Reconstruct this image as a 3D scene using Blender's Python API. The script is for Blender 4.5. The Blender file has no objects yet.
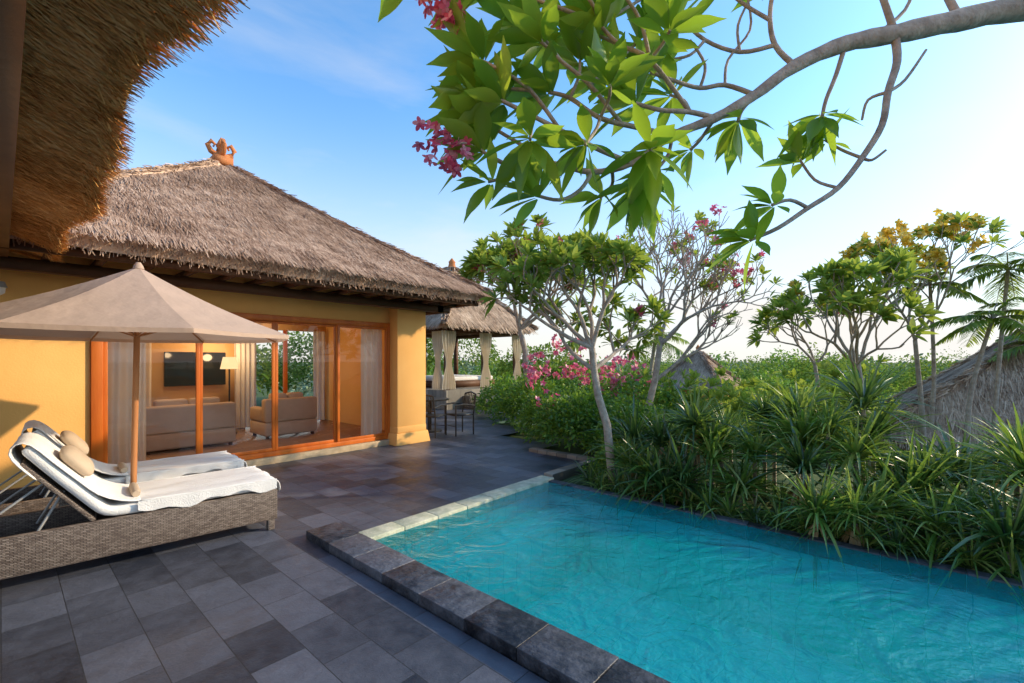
import bpy, math, random, bmesh
import numpy as np
from mathutils import Vector, noise
rng = np.random.default_rng(7); random.seed(7)
F=451.0; H=1.6; HY=360.0
FW=np.array([0.7498,0.6617]); RT=np.array([0.6617,-0.7498])
def P(px,py,d):
    l=(px-512)/F*d
    xy=FW*d+RT*l
    return np.array([xy[0],xy[1],H-(py-HY)/F*d])
sc=bpy.context.scene
# ------------------------------------------------ materials
def newmat(name):
    m=bpy.data.materials.new(name); m.use_nodes=True
    nt=m.node_tree; nt.nodes.clear()
    o=nt.nodes.new('ShaderNodeOutputMaterial')
    return m,nt,o
def N(nt,t,**k):
    n=nt.nodes.new(t)
    for a,b in k.items():
        if a in n.inputs.keys(): n.inputs[a].default_value=b
        else: setattr(n,a,b)
    return n
def ramp(nt,stops):
    r=nt.nodes.new('ShaderNodeValToRGB')
    e=r.color_ramp.elements
    while len(e)<len(stops): e.new(0.5)
    for i,(p,c) in enumerate(stops):
        e[i].position=p; e[i].color=(*c,1)
    return r
def mat_noise(name,c1,c2,scale=5,rough=0.7,bump=0.2,stretch=(1,1,1),detail=6,bscale=None,island=0.0,spec=0.3):
    m,nt,o=newmat(name); L=nt.links.new
    tc=N(nt,'ShaderNodeTexCoord'); mp=N(nt,'ShaderNodeMapping'); mp.inputs['Scale'].default_value=stretch
    L(tc.outputs['Object'],mp.inputs['Vector'])
    n=N(nt,'ShaderNodeTexNoise',Scale=scale,Detail=detail,Roughness=0.6); L(mp.outputs[0],n.inputs['Vector'])
    fac=n.outputs['Fac']
    if island>0:
        g=N(nt,'ShaderNodeNewGeometry'); a=N(nt,'ShaderNodeMath',operation='MULTIPLY_ADD')
        s=N(nt,'ShaderNodeMath',operation='SUBTRACT'); L(g.outputs['Random Per Island'],s.inputs[0]); s.inputs[1].default_value=0.5
        L(s.outputs[0],a.inputs[0]); a.inputs[1].default_value=island; L(n.outputs['Fac'],a.inputs[2]); fac=a.outputs[0]
    r=ramp(nt,[(0.25,c1),(0.75,c2)]); L(fac,r.inputs[0])
    b=N(nt,'ShaderNodeBsdfPrincipled',Roughness=rough); b.inputs['Specular IOR Level'].default_value=spec
    L(r.outputs[0],b.inputs['Base Color'])
    if bump>0:
        n2=N(nt,'ShaderNodeTexNoise',Scale=bscale or scale*6,Detail=5); L(mp.outputs[0],n2.inputs['Vector'])
        bp=N(nt,'ShaderNodeBump',Strength=bump,Distance=0.02); L(n2.outputs['Fac'],bp.inputs['Height']); L(bp.outputs[0],b.inputs['Normal'])
    L(b.outputs[0],o.inputs[0]); return m
def mat_leaf(name,c1,c2,c3,trans=0.35,rough=0.45,tcol=(0.25,0.42,0.04),gloss=0.05):
    m,nt,o=newmat(name); L=nt.links.new
    g=N(nt,'ShaderNodeNewGeometry'); r=ramp(nt,[(0.0,c1),(0.55,c2),(1.0,c3)]); L(g.outputs['Random Per Island'],r.inputs[0])
    b=N(nt,'ShaderNodeBsdfDiffuse'); L(r.outputs[0],b.inputs['Color'])
    if trans>0:
        t=N(nt,'ShaderNodeBsdfTranslucent'); mx=N(nt,'ShaderNodeMix',data_type='RGBA'); mx.inputs[0].default_value=0.5
        L(r.outputs[0],mx.inputs[6]); mx.inputs[7].default_value=(*tcol,1); L(mx.outputs[2],t.inputs[0])
        s=N(nt,'ShaderNodeMixShader'); s.inputs[0].default_value=trans; L(b.outputs[0],s.inputs[1]); L(t.outputs[0],s.inputs[2])
    else: s=b
    if gloss>0:
        gl=N(nt,'ShaderNodeBsdfGlossy',Roughness=rough); s2=N(nt,'ShaderNodeMixShader'); s2.inputs[0].default_value=gloss
        L(s.outputs[0],s2.inputs[1]); L(gl.outputs[0],s2.inputs[2]); s=s2
    L(s.outputs[0],o.inputs[0])
    return m
def mat_thatch(name,c1,c2,c3,k=0.55):
    m,nt,o=newmat(name); L=nt.links.new
    g=N(nt,'ShaderNodeNewGeometry'); tc=N(nt,'ShaderNodeTexCoord')
    n=N(nt,'ShaderNodeTexNoise',Scale=1.4,Detail=6,Roughness=0.75); L(tc.outputs['Object'],n.inputs['Vector'])
    a=N(nt,'ShaderNodeMath',operation='MULTIPLY_ADD'); L(g.outputs['Random Per Island'],a.inputs[0]); a.inputs[1].default_value=k
    s=N(nt,'ShaderNodeMath',operation='MULTIPLY_ADD'); L(n.outputs['Fac'],s.inputs[0]); s.inputs[1].default_value=1.5; s.inputs[2].default_value=-k/2-.25; L(s.outputs[0],a.inputs[2])
    r=ramp(nt,[(0.1,c1),(0.5,c2),(0.95,c3)]); L(a.outputs[0],r.inputs[0])
    b=N(nt,'ShaderNodeBsdfDiffuse'); L(r.outputs[0],b.inputs['Color'])
    L(b.outputs[0],o.inputs[0]); return m
M={}
M['wall']=mat_noise('ochre_plaster',(0.79,0.41,0.12),(0.88,0.50,0.165),scale=1.2,rough=0.85,bump=0.14,bscale=60,detail=9)
M['inwall']=mat_noise('interior_plaster',(0.74,0.46,0.20),(0.80,0.52,0.24),scale=1.5,rough=0.9,bump=0.05)
M['wood']=mat_noise('orange_timber',(0.46,0.09,0.010),(0.66,0.18,0.025),scale=6,rough=0.4,bump=0.1,stretch=(1,1,0.15))
M['dwood']=mat_noise('dark_timber',(0.07,0.03,0.015),(0.15,0.07,0.035),scale=8,rough=0.6,bump=0.2,stretch=(0.3,0.3,1))
M['pole']=mat_noise('pole_timber',(0.34,0.13,0.05),(0.50,0.22,0.08),scale=10,rough=0.45,bump=0.1,stretch=(1,1,0.1))
M['thatch']=mat_thatch('weathered_thatch',(0.16,0.092,0.062),(0.40,0.265,0.19),(0.68,0.50,0.38))
M['thatch2']=mat_thatch('warm_thatch',(0.30,0.11,0.025),(0.84,0.43,0.14),(0.97,0.68,0.32))
M['thatch3']=mat_thatch('far_thatch',(0.22,0.145,0.10),(0.46,0.33,0.235),(0.70,0.54,0.40))
M['bark']=mat_noise('frangipani_bark',(0.22,0.17,0.13),(0.56,0.48,0.40),scale=12,rough=0.85,bump=0.5,bscale=50)
M['soil']=mat_noise('garden_ground',(0.04,0.06,0.02),(0.09,0.14,0.04),scale=0.8,rough=0.95,bump=0.5,bscale=8)
M['cushion']=mat_noise('white_towel',(0.80,0.78,0.76),(0.87,0.85,0.83),scale=4,rough=0.95,bump=0.5,bscale=120)
M['beige']=mat_noise('beige_cloth',(0.46,0.35,0.25),(0.56,0.44,0.32),scale=4,rough=0.95,bump=0.2,bscale=100)
M['sofa']=mat_noise('sofa_cloth',(0.50,0.38,0.27),(0.60,0.47,0.34),scale=4,rough=0.95,bump=0.1,bscale=100)
M['dark']=mat_noise('dark_metal',(0.02,0.018,0.016),(0.04,0.035,0.03),scale=4,rough=0.4,bump=0)
M['metal']=mat_noise('grey_metal',(0.3,0.3,0.3),(0.4,0.4,0.4),scale=4,rough=0.35,bump=0)
M['tv']=mat_noise('black_screen',(0.008,0.008,0.01),(0.012,0.012,0.014),scale=4,rough=0.1,bump=0)
M['terracotta']=mat_noise('terracotta',(0.42,0.14,0.05),(0.62,0.26,0.10),scale=9,rough=0.8,bump=0.5)
M['palestone']=mat_noise('pale_limestone',(0.34,0.37,0.25),(0.72,0.68,0.52),scale=11,rough=0.6,bump=0.5,detail=9)
M['step']=mat_noise('ochre_stone_step',(0.34,0.25,0.15),(0.55,0.42,0.27),scale=9,rough=0.7,bump=0.4,detail=9)
M['pinkfl']=mat_leaf('pink_petals',(0.60,0.05,0.12),(0.75,0.15,0.28),(0.85,0.45,0.50),0.3,tcol=(0.8,0.15,0.3))
M['yelfl']=mat_leaf('yellow_petals',(0.8,0.50,0.03),(0.85,0.60,0.06),(0.85,0.75,0.30),0.3,tcol=(0.8,0.6,0.1))
M['lf_near']=mat_leaf('frangipani_leaf',(0.05,0.17,0.02),(0.15,0.33,0.03),(0.36,0.50,0.07),0.5,0.3,tcol=(0.62,0.80,0.05),gloss=.06)
M['lf_mid']=mat_leaf('tree_leaf',(0.09,0.19,0.02),(0.21,0.34,0.035),(0.38,0.46,0.08),0.45,tcol=(0.55,0.62,0.08))
M['lf_strap']=mat_leaf('strap_leaf',(0.035,0.11,0.02),(0.13,0.26,0.035),(0.40,0.46,0.12),0.38,0.35,tcol=(0.42,0.58,0.07),gloss=.07)
M['lf_strap2']=mat_leaf('dark_strap_leaf',(0.02,0.06,0.02),(0.06,0.14,0.03),(0.16,0.24,0.06),0.3,0.3,tcol=(0.2,0.35,0.05),gloss=.10)
M['lf_hedge']=mat_leaf('hedge_leaf',(0.03,0.11,0.015),(0.10,0.25,0.025),(0.28,0.42,0.05),0.4,tcol=(0.35,0.55,0.04))
M['lf_far']=mat_leaf('distant_leaf',(0.05,0.12,0.025),(0.14,0.25,0.04),(0.30,0.38,0.09),0.35,tcol=(0.38,0.48,0.07),gloss=0)
M['lf_vfar_hazed']=mat_leaf('hazed_valley_leaf',(0.15,0.20,0.11),(0.24,0.30,0.17),(0.36,0.42,0.26),0,gloss=0)  # greens paled towards grey: aerial haze is mixed into the leaf colour
M['dry']=mat_leaf('dry_leaf',(0.28,0.16,0.06),(0.42,0.28,0.12),(0.55,0.42,0.2),0.3,tcol=(0.5,0.35,0.1))

def mat_cloth(name,c,tr):
    m,nt,o=newmat(name);L=nt.links.new
    tc=N(nt,'ShaderNodeTexCoord'); n=N(nt,'ShaderNodeTexNoise',Scale=3.0,Detail=5); L(tc.outputs['Object'],n.inputs['Vector'])
    r=ramp(nt,[(0.3,tuple(x*0.92 for x in c)),(0.7,c)]); L(n.outputs['Fac'],r.inputs[0])
    b=N(nt,'ShaderNodeBsdfDiffuse')
    t=N(nt,'ShaderNodeBsdfTranslucent'); L(r.outputs[0],b.inputs['Color']); L(r.outputs[0],t.inputs[0])
    n2=N(nt,'ShaderNodeTexNoise',Scale=7.0,Detail=3); L(tc.outputs['Object'],n2.inputs['Vector'])
    bp=N(nt,'ShaderNodeBump',Strength=0.3,Distance=0.05); L(n2.outputs['Fac'],bp.inputs['Height']); L(bp.outputs[0],b.inputs['Normal'])
    s=N(nt,'ShaderNodeMixShader'); s.inputs[0].default_value=tr; L(b.outputs[0],s.inputs[1]); L(t.outputs[0],s.inputs[2]); L(s.outputs[0],o.inputs[0]); return m
M['canopy']=mat_cloth('canopy_cloth',(0.66,0.48,0.37),0.3)
M['curtain']=mat_cloth('curtain_cloth',(0.90,0.88,0.84),0.4)
M['pcurtain']=mat_cloth('cream_drape',(0.80,0.70,0.54),0.3)
def mk_glass():
    m,nt,o=newmat('window_glass');L=nt.links.new
    t=N(nt,'ShaderNodeBsdfTransparent'); t.inputs[0].default_value=(0.95,0.95,0.94,1)
    g=N(nt,'ShaderNodeBsdfGlossy',Roughness=0.01); f=N(nt,'ShaderNodeFresnel',IOR=1.6)
    s=N(nt,'ShaderNodeMixShader'); L(f.outputs[0],s.inputs[0]); L(t.outputs[0],s.inputs[1]); L(g.outputs[0],s.inputs[2]); L(s.outputs[0],o.inputs[0]); return m
M['glass']=mk_glass()
def mk_emit(name,c,st):
    m,nt,o=newmat(name); e=N(nt,'ShaderNodeEmission'); e.inputs[0].default_value=(*c,1); e.inputs[1].default_value=st; nt.links.new(e.outputs[0],o.inputs[0]); return m
M['added_glow']=mk_emit('added_lit_shade',(1.0,0.66,0.32),1.4)  # glow for the shade of the added floor lamp
def mk_water():
    m,nt,o=newmat('pool_water');L=nt.links.new
    tc=N(nt,'ShaderNodeTexCoord')
    n=N(nt,'ShaderNodeTexNoise',Scale=2.4,Detail=5,Distortion=2.0); L(tc.outputs['Object'],n.inputs['Vector'])
    n3=N(nt,'ShaderNodeTexNoise',Scale=12,Detail=3,Distortion=1.4); L(tc.outputs['Object'],n3.inputs['Vector'])
    ad=N(nt,'ShaderNodeMath',operation='MULTIPLY_ADD'); L(n3.outputs['Fac'],ad.inputs[0]); ad.inputs[1].default_value=0.26; L(n.outputs['Fac'],ad.inputs[2])
    bp=N(nt,'ShaderNodeBump',Strength=0.8,Distance=0.042); L(ad.outputs[0],bp.inputs['Height'])
    t=N(nt,'ShaderNodeBsdfTransparent'); t.inputs[0].default_value=(0.42,0.99,0.98,1)
    d=N(nt,'ShaderNodeBsdfDiffuse'); d.inputs[0].default_value=(0.005,0.62,0.62,1)
    L(bp.outputs[0],d.inputs['Normal'])
    m1=N(nt,'ShaderNodeMixShader'); m1.inputs[0].default_value=0.28; L(t.outputs[0],m1.inputs[1]); L(d.outputs[0],m1.inputs[2])
    g=N(nt,'ShaderNodeBsdfGlossy',Roughness=0.03); L(bp.outputs[0],g.inputs['Normal'])
    f=N(nt,'ShaderNodeFresnel',IOR=1.33); L(bp.outputs[0],f.inputs['Normal'])
    s=N(nt,'ShaderNodeMixShader'); L(f.outputs[0],s.inputs[0]); L(m1.outputs[0],s.inputs[1]); L(g.outputs[0],s.inputs[2]); L(s.outputs[0],o.inputs[0]); return m
M['water']=mk_water()
def mk_tile(name,w,h,c1,c2,mort,rough,warp=0.0,bump=0.3,rot=0.0,ms=0.006,rvar=0.25,bmix=0.5,nsc=3.5,big=0.5):
    m,nt,o=newmat(name);L=nt.links.new
    tc=N(nt,'ShaderNodeTexCoord'); vec=tc.outputs['Object']
    if warp>0:
        nn=N(nt,'ShaderNodeTexNoise',Scale=2.2,Detail=3); L(vec,nn.inputs['Vector'])
        va=N(nt,'ShaderNodeVectorMath',operation='MULTIPLY_ADD'); L(nn.outputs['Color'],va.inputs[0]); va.inputs[1].default_value=(warp,warp,warp); L(vec,va.inputs[2]); vec=va.outputs[0]
    mp=N(nt,'ShaderNodeMapping'); mp.inputs['Rotation'].default_value=(0,0,rot); L(vec,mp.inputs['Vector'])
    b=N(nt,'ShaderNodeTexBrick'); b.offset=0.5; b.inputs['Scale'].default_value=1; b.inputs['Brick Width'].default_value=w; b.inputs['Row Height'].default_value=h
    b.inputs['Mortar Size'].default_value=ms; b.inputs['Mortar Smooth'].default_value=0.1; b.inputs['Bias'].default_value=0
    b.inputs['Color1'].default_value=(0,0,0,1); b.inputs['Color2'].default_value=(1,1,1,1); b.inputs['Mortar'].default_value=(0.5,0.5,0.5,1)
    L(mp.outputs[0],b.inputs['Vector'])
    n=N(nt,'ShaderNodeTexNoise',Scale=nsc,Detail=10,Roughness=0.72); L(tc.outputs['Object'],n.inputs['Vector'])
    n4=N(nt,'ShaderNodeTexNoise',Scale=0.7,Detail=3); L(tc.outputs['Object'],n4.inputs['Vector'])
    mx=N(nt,'ShaderNodeMix',data_type='RGBA'); mx.inputs[0].default_value=1-bmix; L(b.outputs['Color'],mx.inputs[6]); L(n.outputs['Fac'],mx.inputs[7])
    bw=N(nt,'ShaderNodeRGBToBW'); L(mx.outputs[2],bw.inputs[0])
    ad=N(nt,'ShaderNodeMath',operation='MULTIPLY_ADD'); L(n4.outputs['Fac'],ad.inputs[0]); ad.inputs[1].default_value=big; ad.inputs[2].default_value=-big/2
    ad2=N(nt,'ShaderNodeMath',operation='ADD'); L(ad.outputs[0],ad2.inputs[0]); L(bw.outputs[0],ad2.inputs[1])
    r=ramp(nt,[(0.2,c1),(0.8,c2)]); L(ad2.outputs[0],r.inputs[0])
    m2=N(nt,'ShaderNodeMix',data_type='RGBA'); L(b.outputs['Fac'],m2.inputs[0]); L(r.outputs[0],m2.inputs[6]); m2.inputs[7].default_value=(*mort,1)
    p=N(nt,'ShaderNodeBsdfPrincipled'); L(m2.outputs[2],p.inputs['Base Color'])
    rr=N(nt,'ShaderNodeMath',operation='MULTIPLY_ADD'); L(n.outputs['Fac'],rr.inputs[0]); rr.inputs[1].default_value=rvar; rr.inputs[2].default_value=rough; L(rr.outputs[0],p.inputs['Roughness'])
    sb=N(nt,'ShaderNodeMath',operation='SUBTRACT'); L(n.outputs['Fac'],sb.inputs[0]); L(b.outputs['Fac'],sb.inputs[1])
    bp=N(nt,'ShaderNodeBump',Strength=bump,Distance=0.012); L(sb.outputs[0],bp.inputs['Height']); L(bp.outputs[0],p.inputs['Normal'])
    L(p.outputs[0],o.inputs[0]); return m
M['slate']=mk_tile('slate_paving',0.42,0.28,(0.007,0.010,0.018),(0.125,0.135,0.172),(0.020,0.022,0.026),0.16,bump=0.8,rot=math.pi/2,bmix=0.40,nsc=6.5,rvar=.55,ms=.0025,big=.5)
M['poolfloor']=mk_tile('pool_tiles',0.22,0.22,(0.22,0.75,0.72),(0.80,1.0,0.96),(0.18,0.66,0.64),0.4,warp=0.25,ms=0.004,bmix=.12,nsc=1.4)
M['intfloor']=mk_tile('interior_floor',0.6,0.6,(0.40,0.26,0.15),(0.48,0.33,0.20),(0.2,0.14,0.1),0.12,ms=0.004)
M['blockstone']=mk_tile('stone_blocks',0.5,0.2,(0.14,0.12,0.09),(0.36,0.32,0.26),(0.06,0.06,0.05),0.7)
M['coping']=mat_noise('slate_coping',(0.009,0.011,0.017),(0.12,0.128,0.155),scale=9,rough=0.42,bump=0.7,bscale=24,island=0.5,spec=0.4,detail=10)
def mk_wicker():
    m,nt,o=newmat('wicker_weave');L=nt.links.new
    tc=N(nt,'ShaderNodeTexCoord')
    b=N(nt,'ShaderNodeTexBrick'); b.offset=.5; b.inputs['Scale'].default_value=1; b.inputs['Brick Width'].default_value=.035; b.inputs['Row Height'].default_value=.011; b.inputs['Mortar Size'].default_value=.0022; b.inputs['Mortar Smooth'].default_value=.6
    b.inputs['Color1'].default_value=(.13,.095,.078,1); b.inputs['Color2'].default_value=(.28,.225,.19,1); b.inputs['Mortar'].default_value=(.035,.026,.021,1)
    sp=N(nt,'ShaderNodeSeparateXYZ'); L(tc.outputs['Object'],sp.inputs[0]); ad=N(nt,'ShaderNodeMath',operation='ADD'); L(sp.outputs[0],ad.inputs[0]); L(sp.outputs[1],ad.inputs[1])
    cb=N(nt,'ShaderNodeCombineXYZ'); L(ad.outputs[0],cb.inputs[0]); L(sp.outputs[2],cb.inputs[1]); L(cb.outputs[0],b.inputs['Vector'])
    p=N(nt,'ShaderNodeBsdfPrincipled',Roughness=0.5); L(b.outputs['Color'],p.inputs['Base Color'])
    bp=N(nt,'ShaderNodeBump',Strength=0.9,Distance=0.006,invert=True); L(b.outputs['Fac'],bp.inputs['Height']); L(bp.outputs[0],p.inputs['Normal'])
    L(p.outputs[0],o.inputs[0]); return m
M['wicker']=mk_wicker()
# ------------------------------------------------ builders
def link(ob,parent=None):
    sc.collection.objects.link(ob)
    if parent: ob.parent=parent
    return ob
def empty(name):
    e=bpy.data.objects.new(name,None); e.empty_display_size=0.2; sc.collection.objects.link(e); return e
class MB:
    def __init__(s): s.v=[];s.q=[];s.m=[];s.n=0
    def add(s,v,q,mi=0):
        v=np.asarray(v,float).reshape(-1,3); q=np.asarray(q,int).reshape(-1,4)
        s.v.append(v); s.q.append(q+s.n); s.m.append(np.full(len(q),mi)); s.n+=len(v)
    def box(s,lo,hi,mi=0,R=None,o=None):
        x0,y0,z0=lo;x1,y1,z1=hi
        v=np.array([(x0,y0,z0),(x1,y0,z0),(x1,y1,z0),(x0,y1,z0),(x0,y0,z1),(x1,y0,z1),(x1,y1,z1),(x0,y1,z1)],float)
        if R is not None: v=v@np.array(R).T
        if o is not None: v=v+np.array(o)
        s.add(v,[(0,3,2,1),(4,5,6,7),(0,1,5,4),(1,2,6,5),(2,3,7,6),(3,0,4,7)],mi)
    def tube(s,pts,rad,sides=8,mi=0):
        pts=np.array(pts,float); n=len(pts); rad=np.broadcast_to(rad,(n,)) if np.ndim(rad) else np.full(n,rad)
        tan=np.gradient(pts,axis=0); tan/=np.linalg.norm(tan,axis=1)[:,None]+1e-9
        ref=np.array([0.31,0.17,0.93]) if abs(tan[0][2])<0.8 else np.array([0.9,0.3,0.1])
        a=np.cross(tan,ref); a/=np.linalg.norm(a,axis=1)[:,None]+1e-9; b=np.cross(tan,a)
        th=np.arange(sides)/sides*2*np.pi
        v=pts[:,None,:]+rad[:,None,None]*(np.cos(th)[None,:,None]*a[:,None,:]+np.sin(th)[None,:,None]*b[:,None,:])
        i=np.arange(n-1)[:,None]*sides; j=np.arange(sides)[None,:]; k=(j+1)%sides
        q=np.stack([i+j,i+k,i+sides+k,i+sides+j],-1).reshape(-1,4)
        s.add(v.reshape(-1,3),q,mi)
        for e in (0,n-1):
            ring=v[e]; c=pts[e]
            vv=np.vstack([ring,c[None]])
            qq=[(jj,(jj+1)%sides,(jj+2)%sides,sides) for jj in range(0,sides-1,2)]
            s.add(vv,qq,mi)
    def leaves(s,o,d,up,L,W,droop=0.2,rows=5,fold=0.25,prof=None,mi=0,two=False):
        o=np.asarray(o,float);n=len(o)
        if n==0:return
        d=np.asarray(d,float); d=d/(np.linalg.norm(d,axis=1)[:,None]+1e-9)
        up=np.broadcast_to(np.asarray(up,float),(n,3))
        side=np.cross(d,up); side/=np.linalg.norm(side,axis=1)[:,None]+1e-9
        nn=np.cross(side,d)
        L=np.broadcast_to(L,(n,)); W=np.broadcast_to(W,(n,)); droop=np.broadcast_to(droop,(n,))
        t=np.linspace(0,1,rows)
        w=prof if prof is not None else np.sin(np.pi*np.clip(t*0.93+0.05,0,1))**0.8
        w=np.asarray(w)
        c=o[:,None,:]+d[:,None,:]*(L[:,None]*t)[:,:,None]+np.array([0,0,-1.0])*(L[:,None]*droop[:,None]*t**2)[:,:,None]
        sd=side[:,None,:]*(W[:,None]*0.5*w)[:,:,None]
        if two:
            v=np.stack([c-sd,c+sd],2); C=2
        else:
            lift=nn[:,None,:]*(W[:,None]*0.5*w*fold)[:,:,None]
            v=np.stack([c-sd+lift,c,c+sd+lift],2); C=3
        base=(np.arange(n)*rows*C)[:,None,None]; r=(np.arange(rows-1)*C)[None,:,None]; k=np.arange(C-1)[None,None,:]
        a=base+r+k
        q=np.stack([a,a+1,a+C+1,a+C],-1).reshape(-1,4)
        s.add(v.reshape(-1,3),q,mi)
    def obj(s,name,mats,parent=None,smooth=False,bevel=0):
        v=np.vstack(s.v); q=np.vstack(s.q); mi=np.concatenate(s.m)
        me=bpy.data.meshes.new(name)
        me.vertices.add(len(v)); me.vertices.foreach_set('co',v.ravel())
        me.loops.add(q.size); me.loops.foreach_set('vertex_index',q.ravel().astype(np.int32))
        me.polygons.add(len(q)); me.polygons.foreach_set('loop_start',(np.arange(len(q))*4).astype(np.int32))
        me.polygons.foreach_set('material_index',mi.astype(np.int32))
        if smooth: me.polygons.foreach_set('use_smooth',np.ones(len(q),bool))
        me.update(calc_edges=True); me.validate()
        for m in (mats if isinstance(mats,(list,tuple)) else [mats]): me.materials.append(m)
        ob=bpy.data.objects.new(name,me); link(ob,parent)
        if bevel:
            b=ob.modifiers.new('b','BEVEL'); b.width=bevel; b.segments=2; b.limit_method='ANGLE'
        return ob
def boxes(name,lst,mat,parent=None,bevel=0,smooth=False):
    mb=MB()
    for lo,hi in lst: mb.box(lo,hi)
    return mb.obj(name,mat,parent,bevel=bevel)
def rand_dirs(n):
    v=rng.normal(size=(n,3)); return v/np.linalg.norm(v,axis=1)[:,None]
# ------------------------------------------------ ground
def smooth(a,b,x):
    t=np.clip((x-a)/(b-a),0,1); return t*t*(3-2*t)
def gz(x,y):
    r=np.hypot(x-1,y-3)
    return -0.06-3.2*smooth(7.5,22,x)-14*smooth(30,140,r)*1.0
PX1=4.78
xs=np.unique(np.concatenate([np.linspace(-30,40,71),[1.95,2.05,PX1+.05,PX1+.09],np.geomspace(42,4000,26),-np.geomspace(32,4000,22)]))
ys=np.unique(np.concatenate([np.linspace(-30,40,71),[3.66,3.70,-9.1,-9.2],np.geomspace(42,4000,26),-np.geomspace(32,4000,22)]))
X,Y=np.meshgrid(xs,ys,indexing='ij'); Z=gz(X,Y)
Z+=np.where((X>8)|(Y>17),0.15,0.0)*np.sin(X*1.3)*np.cos(Y*1.1)
Z[(X>5.5)&(X<10.5)&(Y>8)&(Y<17)]-=0.2
Z[(X>2.0)&(X<PX1+.07)&(Y>-9.15)&(Y<3.68)]=-1.7
i,j=np.meshgrid(np.arange(len(xs)-1),np.arange(len(ys)-1),indexing='ij'); a=i*len(ys)+j
mb=MB(); mb.add(np.stack([X,Y,Z],-1).reshape(-1,3),np.stack([a,a+len(ys),a+len(ys)+1,a+1],-1).reshape(-1,4)); mb.obj('ground',M['soil'],smooth=True)
mb=MB()
def rect(x0,x1,y0,y1,z=0.0): mb.add([(x0,y0,z),(x1,y0,z),(x1,y1,z),(x0,y1,z)],[(0,1,2,3)])
rect(-8,1.80,-9,3.76); rect(-8,1.80,3.76,8); rect(1.80,6.1,3.76,8); rect(6.1,7.0,5.0,8); rect(5.6,10.2,8,16.5); rect(7.0,8.2,6.5,8)
mb.obj('stone_terrace',M['slate'])
# pool
pool=empty('swimming_pool')
px0,px1,py0,py1=2.10,PX1,-9.0,3.58
mb=MB(); mb.add([(px0,py0,-1.0),(px1,py0,-1.0),(px1,py1,-1.0),(px0,py1,-1.0)],[(0,1,2,3)])
mb.box((px0-0.1,py0,-1.2),(px0,py1,0.0)); mb.box((px1,py0,-1.2),(px1+0.1,py1,-0.01)); mb.box((px0-0.1,py1,-1.2),(px1+0.1,py1+0.1,0.0)); mb.box((px0-.1,py0-.1,-1.2),(px1+.1,py0,0.0))
mb.box((px0+0.001,py1-0.55,-.99),(px1-0.001,py1-0.001,-0.30))
mb.obj('basin',M['poolfloor'],pool)
mb=MB(); mb.add([(px0,py0,-0.005),(px1,py0,-0.005),(px1,py1,-0.005),(px0,py1,-0.005)],[(0,1,2,3)]); mb.obj('water',M['water'],pool)
mb=MB(); y=4.06
while y>py0:
    l=0.44+random.uniform(-0.05,0.05)
    mb.box((1.81,y-l+0.003,-0.04),(px0+0.006+random.uniform(-.004,.004),y,0.07+random.uniform(-0.003,0.003))); y-=l
mb.obj('coping_stones',M['coping'],pool,bevel=0.005)
mb=MB(); x=px0+0.02
while x<px1+.05:
    l=0.4; mb.box((x,py1-0.012,-0.12),(min(x+l-0.003,px1+0.12),py1+0.20,0.030+random.uniform(-0.003,0.003))); x+=l
mb.obj('back_rim',M['palestone'],pool,bevel=0.01)
mb=MB(); y=py1+0.10
while y>py0:
    l=0.5; mb.box((px1-0.01,y-l+0.005,-0.14),(px1+0.10,y,0.010+random.uniform(-0.003,0.003))); y-=l
mb.obj('overflow_rim',M['coping'],pool,bevel=0.006)
mb=MB(); mb.box((px1+.13,3.60,-0.3),(6.1,3.755,0.06)); mb.box((6.1,3.60,-0.3),(6.25,5.0,0.06)); mb.obj('garden_kerb',M['blockstone'],bevel=0.01)
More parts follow.
